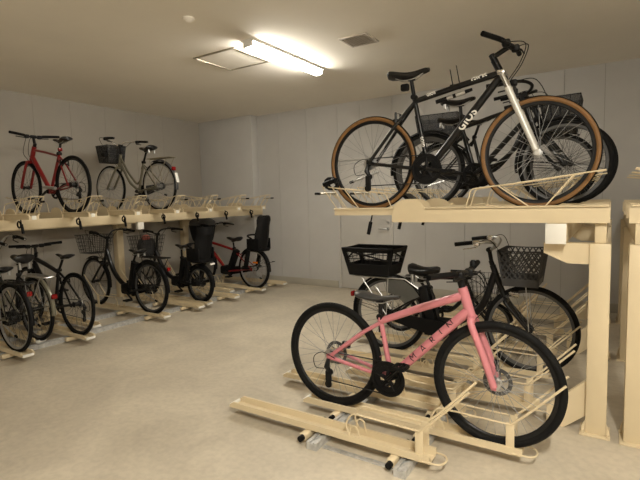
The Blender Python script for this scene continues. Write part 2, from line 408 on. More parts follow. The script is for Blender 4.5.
# galvanised floor rails the trays roll along
def floor_rail(x, y0, y1, label):
    b = MB(); b.loft([[V((px, y, pz)) for px, pz in [(-.034, 0), (-.034, .046), (-.012, .048), (-.012, .036), (.012, .036), (.012, .048), (.034, .046), (.034, 0)]] for y in (y0, y1)])
    o = link('floor_rail', b.data('floor_rail', M['galv'], 25)); o.location = (x, 0, 0)
    return tag(o, label, 'floor rail', 'galvanised floor rails')
floor_rail(-1.455, 2.15, 5.95, 'galvanised floor rail under the rear ends of the right-hand trays')
floor_rail(-.905, 2.15, 5.95, 'galvanised floor rail under the front ends of the right-hand trays')
tag(link('spacer_bar', MB().bx(-1.41, -.95, 2.20, 2.235, 0, .006, .001).data('spacer_bar', M['galv'])), 'thin flat steel spacer bar on the floor between the two right rails', 'spacer bar')

RIGHT_U = [3.19, 3.79, 4.39, 4.99, 5.59]
uproto = upper_tray('cream upper tray holding the black bicycle with tan tyres'); uproto.location = (-.005, RIGHT_U[0], 0)
for y, l in zip(RIGHT_U[1:], ['cream upper tray just behind the tan-tyred bicycle', 'second cream upper tray behind the tan-tyred bicycle', 'cream upper tray under the bicycle with the mesh rear basket', 'furthest cream upper tray of the right rack']):
    dup(uproto, (-.005, y, 0), 0, l)
rack_frame('cream two-tier rack frame with the post next to the pink bicycle', -.05, 0, (3.185, 4.75, 6.1), 3.06, 6.3)
rack_frame('cream rack frame at the right edge of the photo, back to back with the other', .145, PI, (3.17, 4.75, 6.1), 3.06, 6.3)
for y, l in zip((3.19, 3.79, 4.39, 4.99), ['empty cream upper tray at the right edge, nearest of that rack', 'empty cream upper tray at the right edge, second of that rack', 'empty cream upper tray at the right edge, third of that rack', 'empty cream upper tray at the right edge, furthest of that rack']):
    dup(uproto, (.085, y, 0), PI, l)

# left rack
right_upper = [o for o in C.objects if o.name.startswith('upper_bike_tray')]
LU = [1.78, 2.38, 3.0, 3.58, 4.18, 4.78, 5.38, 5.98]
lab_lu = ['empty cream upper tray at the left edge, nearest of the left rack', 'empty cream upper tray just before the red upper bicycle', 'cream upper tray holding the red bicycle on the left rack', 'empty cream upper tray between the red and the silver upper bicycles',
          'cream upper tray holding the silver basket bicycle', 'empty cream upper tray just beyond the silver basket bicycle', 'second furthest empty cream upper tray of the left rack', 'furthest empty cream upper tray, ending by the corner pier']
for y, l in zip(LU, lab_lu): dup(uproto, (-6.70, y, 0), PI, l)
for tr_ in right_upper:                       # only the left trays show a strap loop
    for ch in list(tr_.children):
        if ch.name.startswith('strap_loop'): bpy.data.objects.remove(ch)
lrf = rack_frame('long cream two-tier rack frame along the left wall', -6.645, PI, (1.8, 4.5, 5.85), 1.2, 6.2, True)
part('joint_cover', MB().bx(-1.335, -1.28, -3.99, -3.90, 1.13, 1.224, .003), M['creamwhite'], lrf)
LL = [('long', 2.12, 'cream floor tray under the silver bicycle at the left edge'), ('short', 2.43, 'cream floor tray under the bicycle with silver mudguard'), ('long', 2.74, 'cream floor tray under the plain black bicycle on the left'), ('short', 3.05, 'empty cream floor tray just beyond the plain black bicycle'),
      ('long', 3.74, 'cream floor tray under the black bicycle with wire basket'), ('long', 4.31, 'empty cream floor tray just before the child-seat bicycle with small wheels'), ('mid', 4.52, 'cream floor tray under the small-wheeled child-seat bicycle'), ('long', 5.01, 'empty cream floor tray just beyond the small-wheeled child-seat bicycle'),
      ('short', 5.32, 'empty cream short-set floor tray just before the red electric bicycle'), ('long', 5.63, 'cream floor tray under the red electric bicycle'), ('long', 6.2, 'empty cream floor tray nearest the corner pier')]
for k, y, l in LL:
    dup(proto_short if k != 'short' else proto_long, ({'long': -4.635, 'short': -5.02, 'mid': -4.69}[k], y, 0), PI, l)
for tr_ in C.objects[:]:
    if tr_.name.startswith('roller') and tr_.parent and tr_.parent.location.x < -4: bpy.data.objects.remove(tr_)
floor_rail(-5.0, 1.3, 6.35, 'galvanised floor rail under the outer ends of the left-hand trays')
floor_rail(-5.55, 1.3, 6.35, 'galvanised floor rail under the inner ends of the left-hand trays')

# ------------------------------------------------------------------ bicycles
_cache = {}
def cached(key, fn):
    if key not in _cache: _cache[key] = fn()
    return _cache[key]

def wheel(parent, loc, R, tr, spokes, tyre='rubber', rimmat='alu', spmat='spoke', hubr=.018, disc=False):
    """rim is the part; tyre, hub and spokes are its pieces"""
    key = (R, tr, tyre, rimmat)
    ri = R - 2 * tr - .002
    def mk_rim():
        b = MB(); b.lathe([(ri + .004, -.010), (ri + .008, -.0115), (ri + .004, .0115), (ri - .010, .0095), (ri - .016, .004), (ri - .016, -.004), (ri - .010, -.0095)], 64); return b.data('wheel', M[rimmat])
    w = link('wheel', cached(('rim', R, tr, rimmat), mk_rim), parent, loc)
    def mk_tyre():
        b = MB(); b.lathe([(R - tr + tr * math.cos(a), tr * .95 * math.sin(a)) for a in [2 * PI * (k + .5) / 12 for k in range(12)]], 72); return b.data('tyre', M[tyre])
    t = link('tyre', cached(('tyre', R, tr, tyre), mk_tyre), w)
    if tyre == 'tan':
        def mk_tread():
            b = MB(); aa = [-.85 + 1.7 * k / 6 for k in range(7)]
            b.lathe([(R - tr + (tr + .0012) * math.cos(a), (tr + .0012) * math.sin(a)) for a in aa] + [(R - tr + (tr - .004) * math.cos(a), (tr - .004) * math.sin(a)) for a in reversed(aa)], 72); return b.data('tread', M['rubber'])
        link('tread', cached(('tread', R, tr), mk_tread), w)
    def mk_hub():
        b = MB(); b.lathe([(1e-4, -.05), (hubr * .5, -.05), (hubr * .6, -.034), (hubr * 1.35, -.033), (hubr * 1.35, -.029), (hubr, -.027), (hubr, .027), (hubr * 1.35, .029), (hubr * 1.35, .033), (hubr * .6, .034), (hubr * .5, .05), (1e-4, .05)], 18, (0, 0, 0), False); return b.data('hub', M['blackmetal' if spmat == 'darkspoke' else 'alu'])
    link('hub', cached(('hub', hubr, spmat), mk_hub), w)
    N = spokes[1]
    def spoke_pts(k):
        a = 2 * PI * k / N; side = 1 if k % 2 else -1; off = (.55 if (k // 2) % 2 else -.55)
        h = V((hubr * 1.25 * math.cos(a + off * 1.9), side * .031, hubr * 1.25 * math.sin(a + off * 1.9)))
        e = V(((ri - .014) * math.cos(a), side * .003, (ri - .014) * math.sin(a)))
        return [h, e]
    if spokes[0] == 'each':
        for k in range(N):
            def mk(k=k): return MB().tube(spoke_pts(k), .0014, 5).data('spoke', M[spmat])
            link('spoke', cached(('sp', R, N, k, spmat, hubr), mk), w)
    else:
        def mk():
            b = MB()
            for k in range(N): b.tube(spoke_pts(k), .0014, 4)
            return b.data('spokes', M[spmat])
        link('spokes', cached(('sps', R, N, spmat, hubr), mk), w)
    if disc:
        b = MB(); b.lathe([(.058, .040), (.08, .040), (.08, .042), (.058, .042)], 40)
        for k in range(6):
            a = 2 * PI * k / 6; b.tube([(.02 * math.cos(a), .041, .02 * math.sin(a)), (.062 * math.cos(a + .3), .041, .062 * math.sin(a + .3))], .004, 4)
        part('brake_disc', b, M['darkspoke'], w)
    return w

def P3(p, y=0.0): return V((p[0], y, p[1]))
def lerp(a, b, t): return V(a) * (1 - t) + V(b) * t

def saddle_mesh(L=.28, W=.16, H=.05, sprung=False):
    """origin: middle; nose at +x"""
    rings = []
    for i in range(13):
        t = i / 12; xx = -L * .5 + L * t
        w = W * (.5 * (.34 + .66 * (1 - min(1, max(0, (t - .12) / .55)) ** 1.0)) if t > .12 else .5 * (.62 + .38 * (t / .12) ** .5))
        w = max(.018, w); h = H * (.55 + .45 * (1 - t)) * (.75 if i in (0, 12) else 1)
        if i in (0, 12): w *= .7
        zc = .012 * math.cos(t * PI * 2) * .8
        rings.append([V((xx, w * math.cos(a), zc + (h * .45 * math.sin(a) if math.sin(a) > 0 else h * .75 * math.sin(a) * (1 - .45 * abs(math.cos(a)))))) for a in [2 * PI * k / 14 for k in range(14)]])
    return MB().loft(rings)

def basket_wire(t, c, bot, top, h, m='wirestl', solid=None, nx=7, ny=8, nz=4, name='basket', r=.0022):
    """tapered wire basket; bot/top = (length x, width y); c = centre of the floor"""
    b = MB(); c = V(c)
    def at(u, v, w):
        lx = bot[0] + (top[0] - bot[0]) * w; ly = bot[1] + (top[1] - bot[1]) * w
        return c + V((u * lx / 2, v * ly / 2, w * h))
    loop = lambda w: [at(-1, -1, w), at(1, -1, w), at(1, 1, w), at(-1, 1, w)]
    for k in range(nz + 1):
        w = k / nz; b.tube(loop(w), .0045 if k in (nz,) else r, 6, True)
    for k in range(nx + 1):
        u = -1 + 2 * k / nx; b.tube([at(u, -1, 1), at(u, -1, 0), at(u, 1, 0), at(u, 1, 1)], r, 5)
    for k in range(ny + 1):
        v = -1 + 2 * k / ny; b.tube([at(-1, v, 1), at(-1, v, 0), at(1, v, 0), at(1, v, 1)], r, 5)
    return part(name, b, M[m], t)

def mesh_panels(t, c, bot, top, h):
    b = MB(); c = V(c)
    at = lambda u, v, w: c + V((u * (bot[0] + (top[0] - bot[0]) * w) / 2, v * (bot[1] + (top[1] - bot[1]) * w) / 2, w * h))
    cs = [(-1, -1), (1, -1), (1, 1), (-1, 1)]
    for i in range(4):
        (u0, v0), (u1, v1) = cs[i], cs[(i + 1) % 4]
        wall_quad(b, at(u0, v0, 0), at(u1, v1, 0), at(u1, v1, 1), at(u0, v0, 1), .003)
    wall_quad(b, *[at(u, v, 0) for u, v in cs], th=.003)
    return part('basket_mesh', b, M['finemesh'], t)

def wall_quad(b, p00, p10, p11, p01, th=.004):
    n = (p10 - p00).cross(p01 - p00).normalized() * th / 2
    b._add([p00 - n, p10 - n, p11 - n, p01 - n, p00 + n, p10 + n, p11 + n, p01 + n], [(0, 1, 2, 3), (7, 6, 5, 4), (0, 4, 5, 1), (1, 5, 6, 2), (2, 6, 7, 3), (3, 7, 4, 0)])

def basket_plastic(t, c, bot, top, h, style, m='blackpl'):
    """moulded basket: rim, ribs, solid lower band and floor"""
    b = MB(); c = V(c)
    def at(u, v, w):
        lx = bot[0] + (top[0] - bot[0]) * w; ly = bot[1] + (top[1] - bot[1]) * w
        return c + V((u * lx / 2, v * ly / 2, w * h))
    cs = [(-1, -1), (1, -1), (1, 1), (-1, 1)]
    wall_quad(b, *[at(u, v, 0) for u, v in cs], th=.006)
    base = .22 if style == 'lattice' else .42
    b.tube([at(u, v, 1) for u, v in cs], .009, 8, True)
    for i in range(4):
        (u0, v0), (u1, v1) = cs[i], cs[(i + 1) % 4]
        f = lambda s, w: at(u0 + (u1 - u0) * s, v0 + (v1 - v0) * s, w)
        wall_quad(b, f(0, 0), f(1, 0), f(1, base), f(0, base), .005)
        b.tube([f(0, 0), f(0, 1)], .008, 6)
        if style == 'lattice':
            n = 7
            for k in range(-3, n + 1):
                for dr in (0, 1):
                    s0, s1 = k / n, (k + 3.4) / n; w0, w1 = base, 1.0
                    if s0 < 0: w0 = base + (1 - base) * (-s0) / (s1 - s0); s0 = 0
                    if s1 > 1: w1 = w0 + (1 - w0) * (1 - s0) / (s1 - s0); s1 = 1
                    if s1 <= s0: continue
                    pts = [f(s0, w0), f(s1, w1)] if dr == 0 else [f(1 - s0, w0), f(1 - s1, w1)]
                    b.tube(pts, .0052, 5)
            for w in (.4, .6, .8): b.tube([f(0, w), f(1, w)], .003, 4)
        else:
            n = 11
            for k in range(1, n): b.tube([f(k / n, base), f(k / n, 1)], .0024, 5)
            wall_quad(b, f(0, .86), f(1, .86), f(1, 1), f(0, 1), .005); wall_quad(b, f(0, base), f(.08, base), f(.08, 1), f(0, 1), .005); wall_quad(b, f(.92, base), f(1, base), f(1, 1), f(.92, 1), .005)
            b.tube([f(0, .62), f(1, .62)], .004, 5)
            b.tube([f(0, .95), f(1, .55)], .008, 6)
    return part('basket', b, M[m], t)

def mudguard(parent, hub, R, a0, a1, m, w=.05, stay=True, ym=1, rad=None):
    """arc over a wheel; angles measured from +x, degrees"""
    b = MB(); rr = R + .018; N = 26; rings = []
    for k in range(N + 1):
        a = math.radians(a0 + (a1 - a0) * k / N)
        ring = []
        for (dy, dr) in [(-w / 2, -.012), (-w * .3, .002), (0, .006), (w * .3, .002), (w / 2, -.012), (w * .3, -.001), (0, .003), (-w * .3, -.001)]:
            ring.append(V((hub[0] + (rr + dr) * math.cos(a), dy, hub[1] + (rr + dr) * math.sin(a))))
        rings.append(ring)
    b.loft(rings)
    if stay:
        for aa in ((a0 + (a1 - a0) * .12), (a0 + (a1 - a0) * .28)) if stay == 2 else ((a0 + (a1 - a0) * .12),):
            a = math.radians(aa)
            for s in (-1, 1): b.tube([(hub[0] + rr * math.cos(a), s * w * .5, hub[1] + rr * math.sin(a)), (hub[0], s * .066, hub[1])], .0025, 5)
    return part('mudguard', b, M[m], parent)

def text_on(parent, string, p0, p1, size, r, m, space=1.0, side=-1, up=True):
    """lettering wrapped on the outside of a tube from p0 to p1 ((x,z) pairs), read from p0 to p1, on the -y side"""
    cu = bpy.data.curves.new('lettering', 'FONT'); cu.body = string; cu.size = size; cu.space_character = space; cu.align_x = 'CENTER'; cu.align_y = 'CENTER'; cu.offset = size * (0 if m == 'blackprint' else .034)
    ob = bpy.data.objects.new('lettering', cu); C.objects.link(ob)
    dg = bpy.context.evaluated_depsgraph_get(); dg.update()
    me = bpy.data.meshes.new_from_object(ob.evaluated_get(dg)); C.objects.unlink(ob); bpy.data.objects.remove(ob)
    bm = bmesh.new(); bm.from_mesh(me)
    for k in range(-5, 6):
        bmesh.ops.bisect_plane(bm, geom=bm.verts[:] + bm.edges[:] + bm.faces[:], plane_co=(0, k * size * .08, 0), plane_no=(0, 1, 0))
    ys = [v.co.y for v in bm.verts]; cy = (max(ys) + min(ys)) / 2
    a, b_ = P3(p0), P3(p1); d = (b_ - a).normalized(); mid = (a + b_) / 2; n = V((-d.z, 0, d.x))
    for v in bm.verts:
        u, w = v.co.x, v.co.y - cy
        w = max(-r * .97, min(r * .97, w)); yy = side * (math.sqrt(r * r - w * w) + .0012)
        v.co = mid + d * u + n * w + V((0, yy, 0))
    bm.to_mesh(me); bm.free(); me.materials.clear(); me.materials.append(M[m])
    return link('lettering', me, parent)

DEF = dict(R=.335, tr=.018, wb=1.06, bb=(.43, .27), sc=(.31, .66), ht=(.80, .82), hb=(.85, .67), crown=(.865, .63), saddle=(.20, .86), saddle_s=(.28, .17, .055), style='diamond',
           frame='blackpaint', fork='blackpaint', forkr=.015, dtr=.020, ttr=.016, bar='flat', barp=(.80, .97), barw=.28, barm='blackmetal', steer=0, spokes=('all', 28), tyre='rubber', rim='alu', sp='spoke', ring=.085,
           ringm='blackpl', guards=None, carrier=None, derail=False, chaincase=False, kick=True, crank=.6, saddlem='leather', rear_sp=None)

def bicycle(label, group, X, Y, Z, rz, **kw):
    c = dict(DEF); c.update(kw)
    R, tr, wb = c['R'], c['tr'], c['wb']
    t = thing('bicycle', label, 'bicycle', (X, Y, Z), rz, group)
    rh, fh = (0, R), (wb, R)
    fm = M[c['frame']]
    wheel(t, P3(rh), R, tr, c['spokes'], c['tyre'], c['rim'], c['sp'], .022, c.get('disc', False))
    fw = wheel(t, P3(fh), R, tr, c['spokes'], c['tyre'], c['rim'], c['sp'], c.get('fhubr', .018), c.get('disc', False))
    bb, sc, ht, hb = map(P3, (c['bb'], c['sc'], c['ht'], c['hb']))
    hd = (ht - hb).normalized()
    # frame
    b = MB()
    b.tube([hb - hd * .01, ht + hd * .01], c.get('htr', .022), 12)
    b.tube([bb, sc, sc + (sc - bb).normalized() * .02], [.017, .016, .016], 12)
    dts, dte = hb + hd * .035, bb
    if c['style'] == 'diamond':
        b.tube([ht - hd * c.get('ttj', .035), lerp(ht - hd * c.get('ttj', .035), sc, .5), sc - (sc - bb).normalized() * .01], [c['ttr'] * 1.05, c['ttr'], c['ttr'] * .9], 14)
        b.tube([dts, lerp(dts, dte, .5), dte], [c['dtr'], c['dtr'], c['dtr'] * .95], 14)
    elif c['style'] == 'step':
        q = lerp(dts, dte, .55) + V((0, 0, -.07))
        b.tube(spline([dts, lerp(dts, q, .5), q, bb + V((.03, 0, .03)), bb], 5), c['dtr'], 12)
        q2 = lerp(ht - hd * .03, bb, .5) + V((-.01, 0, .0))
        b.tube(spline([ht - hd * .03, q2 + V((.05, 0, .04)), lerp(bb, sc, .36) + V((.09, 0, -.02)), lerp(bb, sc, .40)], 6), c['ttr'], 12)
    elif c['style'] == 'single':
        q = lerp(dts, dte, .6) + V((0, 0, -.05))
        b.tube(spline([ht - hd * .05, lerp(dts, q, .5), q, bb + V((.03, 0, .03)), bb], 5), [c['dtr']] * 21, 12)
    b.disc(bb, .026, -.038, .038, 16)
    for s in (-1, 1):
        y = s * .062
        b.tube([sc + V((0, s * .012, -.02)), lerp(sc, P3(rh), .35) + V((0, s * .036, 0)), P3(rh, y)], [.010, .009, .0085] if c.get('stayr') is None else c['stayr'], 8)
        b.tube([bb + V((-.02, s * .02, 0)), lerp(bb, P3(rh), .4) + V((0, s * .04, -.004)), P3(rh, y)], [.013, .012, .010] if c.get('stayr') is None else c['stayr'], 8)
        b.box(P3(rh, y), (.035, .006, .04))
    fr = part('frame', b, fm, t)
    for (s, p0, p1, size, r, m, sp) in c.get('text', []): text_on(fr, s, p0, p1, size, r, m, sp)
    # fork
    b = MB(); cr = P3(c['crown']); fd = P3(fh)
    b.tube([hb, cr], .016, 10)
    for s in (-1, 1):
        y = s * .055
        kn = lerp(cr, fd, .45) + (cr - hb).normalized() * (0.012 if not c.get('susp') else 0)
        if c.get('susp'):
            b.tube([cr + V((0, y, 0)), lerp(cr, fd, .97) + V((0, y, 0))], [.022, .018], 12)
        else:
            b.tube(spline([cr + V((0, s * .02, .012)), cr + V((0, s * .05, -.01)), kn + V((0, y, 0)), fd + V((0, y, 0))], 4), c['forkr'] if not isinstance(c['forkr'], tuple) else c['forkr'][0], 10)
        b.box(fd + V((0, y, 0)), (.026, .008, .032))
    b.tube([cr + V((0, -.055, 0)), cr + V((0, .055, 0))], .018, 10)
    fk = part('fork', b, M[c['fork']], t)
    if c.get('susp'):
        b = MB(); dr = (cr - fd).normalized()
        for s in (-1, 1): b.tube([cr + V((0, s * .055, 0)) - dr * .005, cr + V((0, s * .055, 0)) + dr * .10], .0165, 12)
        b.box(cr + dr * .105, (.05, .15, .035), None, .01)
        part('fork_crown', b, M['chrome'], fk)
    # seat post, saddle
    sd = P3(c['saddle']); L, W, H = c['saddle_s']
    pt = sd + V((.02, 0, -H * .8))
    b = MB(); b.tube([sc + (sc - pt).normalized() * .08, pt], .0135, 10)
    b.box(pt + V((0, 0, .008)), (.05, .035, .022), None, .004)
    b.disc(sc + (pt - sc).normalized() * .02, .02, -.022, .022, 12)
    part('seat_post', b, M[c.get('postm', 'blackmetal')], t)
    s_ = part('saddle', saddle_mesh(L, W, H), M[c['saddlem']], t, sd)
    b = MB()
    for s in (-1, 1): b.wire([(-L * .34, s * .03, -H * .3), (-L * .15, s * .024, -H * .8), (L * .15, s * .022, -H * .8), (L * .38, s * .008, -H * .15)], .0035, 6, .03)
    if c.get('sprung'):
        for s in (-1, 1): b.tube([(-L * .33, s * .045, -H * .4), (-L * .33, s * .045, -H * 1.15)], .014, 10)
    part('saddle_rails', b, M['alu'], s_)
    # handlebar
    bp = P3(c['barp']); st = Matrix.Rotation(c['steer'], 3, 'Z'); BW = c['barw']
    tp = ht + hd * .03
    b = MB(); b.tube([ht, tp + hd * .02], .019, 10); b.tube([tp, bp], .016, 10); b.tube([bp + st @ V((0, -.028, 0)), bp + st @ V((0, .028, 0))], .020, 10)
    part('stem', b, M[c.get('stemm', 'blackmetal')], t)
    b = MB()
    if c['bar'] == 'flat':
        half = lambda s: [V((0, 0, 0)), V((.0, s * .06, 0)), V((-.005, s * .12, .012)), V((-.05, s * BW, .022))]
        gs, ge = .62, 1.0
    else:
        rise = c.get('rise', .08); back = c.get('back', .20)
        half = lambda s: [V((0, 0, 0)), V((.045, s * .05, .02)), V((.06, s * .12, rise * .8)), V((.02, s * (BW - .04), rise)), V((-.07, s * BW, rise * .95)), V((-back, s * (BW + .015), rise * .75))]
        gs, ge = .66, 1.0
    for s in (-1, 1):
        pts = spline(half(s), 6); pts = [bp + st @ p for p in pts]
        b.tube(pts, .0115, 10)
    hbar = part('handlebar', b, M[c['barm']], t)
    for s in (-1, 1):
        pts = [bp + st @ p for p in spline(half(s), 6)]
        n0 = int(len(pts) * gs) if c['bar'] == 'flat' else int(len(pts) * .78)
        g = pts[n0:]
        part('grip', MB().tube(g, .0165, 10), M[c.get('gripm', 'blackpl')], hbar)
        q = pts[n0]; d = (pts[-1] - pts[n0]).normalized(); f = V((.035, 0, -.02)) if c['bar'] == 'flat' else (st @ V((0.0, -s * .045, -.012)))
        if c['bar'] != 'flat': f = V((.01, -s * .03, -.04))
        b = MB(); b.box(q - d * .03 + V((0, 0, -.008)), (.05, .05, .045), None, .012); b.wire([q - d * .03, q - d * .02 + f, q + d * .09 + f * 1.15], .0055, 6, .015)
        part('brake_lever', b, M[c.get('leverm', 'blackmetal')], hbar)
        # cable loops down to the head tube
        b = MB(); fw_ = c.get('cable', .12)
        b.tube(spline([q - d * .03, q - d * .08 + V((fw_ * .8, 0, -.01)), hb + V((fw_, s * .03, .09)), hb + V((.03, s * .025, -.01))], 6), .003, 5)
        part('cable', b, M['blackpl'], hbar)
    if c.get('bell'):
        q = bp + st @ V((-.01, c['bell'] * .16, .035)); part('bell', MB().tube([q - V((0, 0, .02)), q + V((0, 0, .012)), q + V((0, 0, .024))], [.02, .02, .01], 12), M['blackpl'], hbar)
    # cranks
    b = MB(); rg = c['ring']; yo = -.048
    b.lathe([(rg, yo - .003), (rg + .003, yo), (rg, yo + .003), (rg * .74, yo + .003), (rg * .74, yo - .003)], 40, bb)
    for k in range(5):
        a = 2 * PI * k / 5 + .3; b.tube([bb + V((.012 * math.cos(a), yo, .012 * math.sin(a))), bb + V((rg * .8 * math.cos(a), yo, rg * .8 * math.sin(a)))], [.014, .008], 6)
    b.disc(bb, .022, yo - .012, .052, 14)
    if c.get('ringguard'): b.lathe([(rg - .012, yo - .010), (rg + .008, yo - .010), (rg + .010, yo - .006), (rg - .012, yo - .005)], 40, bb); b.lathe([(.05, yo - .006), (rg - .02, yo - .006), (rg - .02, yo - .003), (.05, yo - .003)], 40, bb)
    ck = part('crankset', b, M[c['ringm']], t)
    ca = c['crank']
    for s in (-1, 1):
        a = ca if s == -1 else ca + PI
        e = bb + V((.168 * math.cos(a), s * .068, .168 * math.sin(a)))
        b = MB(); b.tube([bb + V((0, s * .06, 0)), e], [.015, .011], 8); part('crank_arm', b, M[c.get('armm', 'blackmetal')], ck)
        b = MB(); b.tube([e, e + V((0, s * .1, 0))], .006, 6)
        for sx in (-1, 1): b.bx(e.x + sx * .034 - .008, e.x + sx * .034 + .008, e.y + s * .015 - (0 if s > 0 else 0), e.y + s * .105, e.z - .010, e.z + .010, .003)
        for q in (.018, .1): b.bx(e.x - .036, e.x + .036, e.y + s * q - .005, e.y + s * q + .005, e.z - .009, e.z + .009)
        part('pedal', b, M['blackpl'], ck)
    # chain / cassette / derailleur / chain case
    if c['chaincase']:
        b = MB(); ra = .04; o = []
        A, B2 = c['bb'], rh
        top = [(A[0] + (rg - .01) * math.cos(a), A[1] + (rg - .01) * math.sin(a)) for a in [math.radians(x) for x in range(-80, 101, 15)]]
        bot = [(B2[0] + ra * math.cos(a), B2[1] + ra * math.sin(a)) for a in [math.radians(x) for x in range(100, 281, 20)]]
        b.prism(top + bot, yo - .022, yo - .012); part('chain_guard', b, M[c.get('casem', 'blackpl')], t)
    else:
        b = MB()
        for sg in (1, -1):
            b.tube([bb + V((0, yo, sg * rg)), V((-.0 if sg == 1 else -.01, yo, R + sg * .035 - (.0 if sg == 1 or not c['derail'] else .13)))], .004, 5)
        part('chain', b, M['blackmetal'], t)
    b = MB()
    for k in range(5 if c['derail'] else 1): b.lathe([(.02, -.036 - k * .004), (.05 - k * .006, -.036 - k * .004), (.05 - k * .006, -.0385 - k * .004), (.02, -.0385 - k * .004)], 28, P3(rh))
    part('sprockets', b, M['alu' if c['derail'] else 'blackmetal'], t)
    if c['derail']:
        b = MB(); p = P3(rh)
        b.tube([p + V((.0, -.07, -.01)), p + V((-.005, -.085, -.06)), p + V((.01, -.08, -.09))], [.012, .020, .014], 8)
        b.bx(p.x - .022, p.x + .022, -.082, -.066, R - .20, R - .09, .006)
        b.disc(p + V((.008, 0, -.10)), .022, -.074, -.06, 14); b.disc(p + V((-.006, 0, -.185)), .024, -.074, -.06, 14)
        part('derailleur', b, M['blackmetal'], t)
        b = MB(); b.tube(spline([p + V((.05, -.07, .0)), p + V((-.04, -.075, .03)), p + V((-.11, -.075, -.01)), p + V((-.10, -.075, -.08)), p + V((-.03, -.075, -.08))], 6), .0028, 5); part('cable', b, M['blackpl'], t)
    # rim brakes
    if c.get('rimbrake'):
        for q in (lerp(cr, fd, .02) + V((.035, 0, -.01)), lerp(sc, P3(rh), .28) + V((-.03, 0, .02))):
            b = MB()
            for s in (-1, 1): b.tube([q + V((0, s * .05, -.05)), q + V((0, s * .045, .022))], .009, 6); b.box(q + V((0, s * .032, -.03)), (.05, .014, .012))
            b.tube([q + V((0, -.045, .02)), q + V((0, .045, .022))], .003, 5); part('rim_brake', b, M[c['rimbrake']], t)
    # kickstand
    if c['kick']:
        b = MB()
        if c.get('kick') == 'centre':
            for s in (-1, 1): b.tube([(0.0, s * .075, R - .01), (-.20, s * .085, R - .19), (-.26, s * .085, R - .17)], .008, 6)
            b.tube([(-.20, -.085, R - .19), (-.20, .085, R - .19)], .007, 6)
            part('kickstand', b, M['alu'], t)
        else:
            b.tube([(0.02, .075, R - .06), (-.20, .09, R - .12)], .008, 8); ks = part('kickstand', b, M['alu'], t)
            part('foot', MB().tube([(-.20, .09, R - .12), (-.235, .092, R - .13)], .011, 8), M['blackpl'], ks)
    if c['guards']:
        gm = c['guards']
        mudguard(t, rh, R, 185, 40, gm, .046, 2); (mudguard(t, fh, R, 190, 60, gm, .044, 1) if c.get('frontguard', True) else None)
    if c['carrier']:
        x0, x1, z = c['carrier']; b = MB()
        b.wire([(x1, -.02, z), (x1 - .06, -.065, z), (x0, -.06, z), (x0, .06, z), (x1 - .06, .065, z), (x1, .02, z)], .006, 6, .03)
        for k in range(3): b.tube([(x1 - .03, -.03 + k * .03, z), (x0, -.03 + k * .03, z)], .004, 5)
        for s in (-1, 1): b.tube([(x0 + .06, s * .06, z), (0, s * .068, R)], .005, 6); b.tube([(x1 - .1, s * .06, z), (0, s * .068, R)], .005, 6)
        part('carrier', b, M[c.get('carrierm', 'alu')], t)
    if c.get('reflector'):
        rx, rz2 = c['reflector']
        part('reflector', MB().box((rx, 0, rz2), (.03, .055, .05), None, .008), M['redplastic'], t, label='red rear reflector')
    if c.get('lamp'):
        lxx, lz = c['lamp']; part('head_lamp', MB().lathe([(1e-4, -.04), (.022, -.04), (.033, 0), (.035, .03), (1e-4, .034)], 16, (lxx, 0, lz), False, 'x'), M[c.get('lampm', 'chrome')], t)
    if c.get('battery'):
        p = lerp(bb, sc, .5); ax = (sc - bb).normalized(); ang = math.atan2(ax.x, ax.z)
        part('battery', MB().box(p + V((-.065, 0, .02)), (.085, .10, .36), Matrix.Rotation(ang, 3, 'Y'), .015), M['blackpl'], t)
        part('motor', MB().box(bb + V((.04, 0, .02)), (.20, .10, .15), None, .04), M['blackpl'], t)
    return t

def skirt_guard(t, hub, R, m='smoke', a0=25, a1=120, r0=.08):
    for s in (-1, 1):
        b = MB(); pts = []
        for k in range(13):
            a = math.radians(a0 + (a1 - a0) * k / 12); pts.append((hub[0] + (R + .008) * math.cos(a), hub[1] + (R + .008) * math.sin(a)))
        for a in (a1, (a0 + a1) / 2, a0): pts.append((hub[0] + r0 * math.cos(math.radians(a)), hub[1] + r0 * math.sin(math.radians(a))))
        b.prism(pts, s * .042 - .0015, s * .042 + .0015); part('skirt_guard', b, M[m], t)

def child_seat(t, x, z, facing=1, m='blackpl', top=.56, tall=True):
    """x, z: middle of the seat pan; facing +1 looks forwards"""
    b = MB(); f = facing
    rings = []
    for (zz, w, dx, d) in [(0, .13, -.13, .03), (.10, .15, -.15, .035), (.25, .155, -.175, .035), (.38, .13, -.20, .04), (.47, .145, -.215, .055), (top - .02, .125, -.22, .05), (top, .08, -.215, .03)]:
        ring = []
        for k in range(16):
            a = 2 * PI * k / 16; yy = w * math.cos(a); bow = .10 * (abs(yy) / w) ** 2.2
            ring.append(V((x + f * (dx + bow + d * .5 * math.sin(a)), yy, z + zz)))
        rings.append(ring)
    b.loft(rings)
    b.box((x - f * .01, 0, z + .0), (.27, .25, .05), None, .02)
    for s in (-1, 1): b.box((x - f * .01, s * .135, z + .09), (.25, .025, .18), None, .012)
    b.tube(spline([(x + f * .02, -.13, z + .18), (x + f * .13, -.10, z + .22), (x + f * .15, 0, z + .23), (x + f * .13, .10, z + .22), (x + f * .02, .13, z + .18)], 5), .014, 8)
    for s in (-1, 1):
        b.box((x + f * .12, s * .14, z - .14), (.07, .05, .30), Matrix.Rotation(-f * .25, 3, 'Y'), .015); b.box((x + f * .17, s * .14, z - .29), (.15, .07, .03), None, .01)
    cs = part('child_seat', b, M[m], t)
    b = MB()
    for s in (-1, 1): b.tube(spline([(x - f * .16, s * .05, z + .36), (x - f * .09, s * .05, z + .2), (x + f * .03, s * .03, z + .06)], 4), .01, 6, squash=2)
    part('harness', b, M['greyfab'], cs)
    return cs

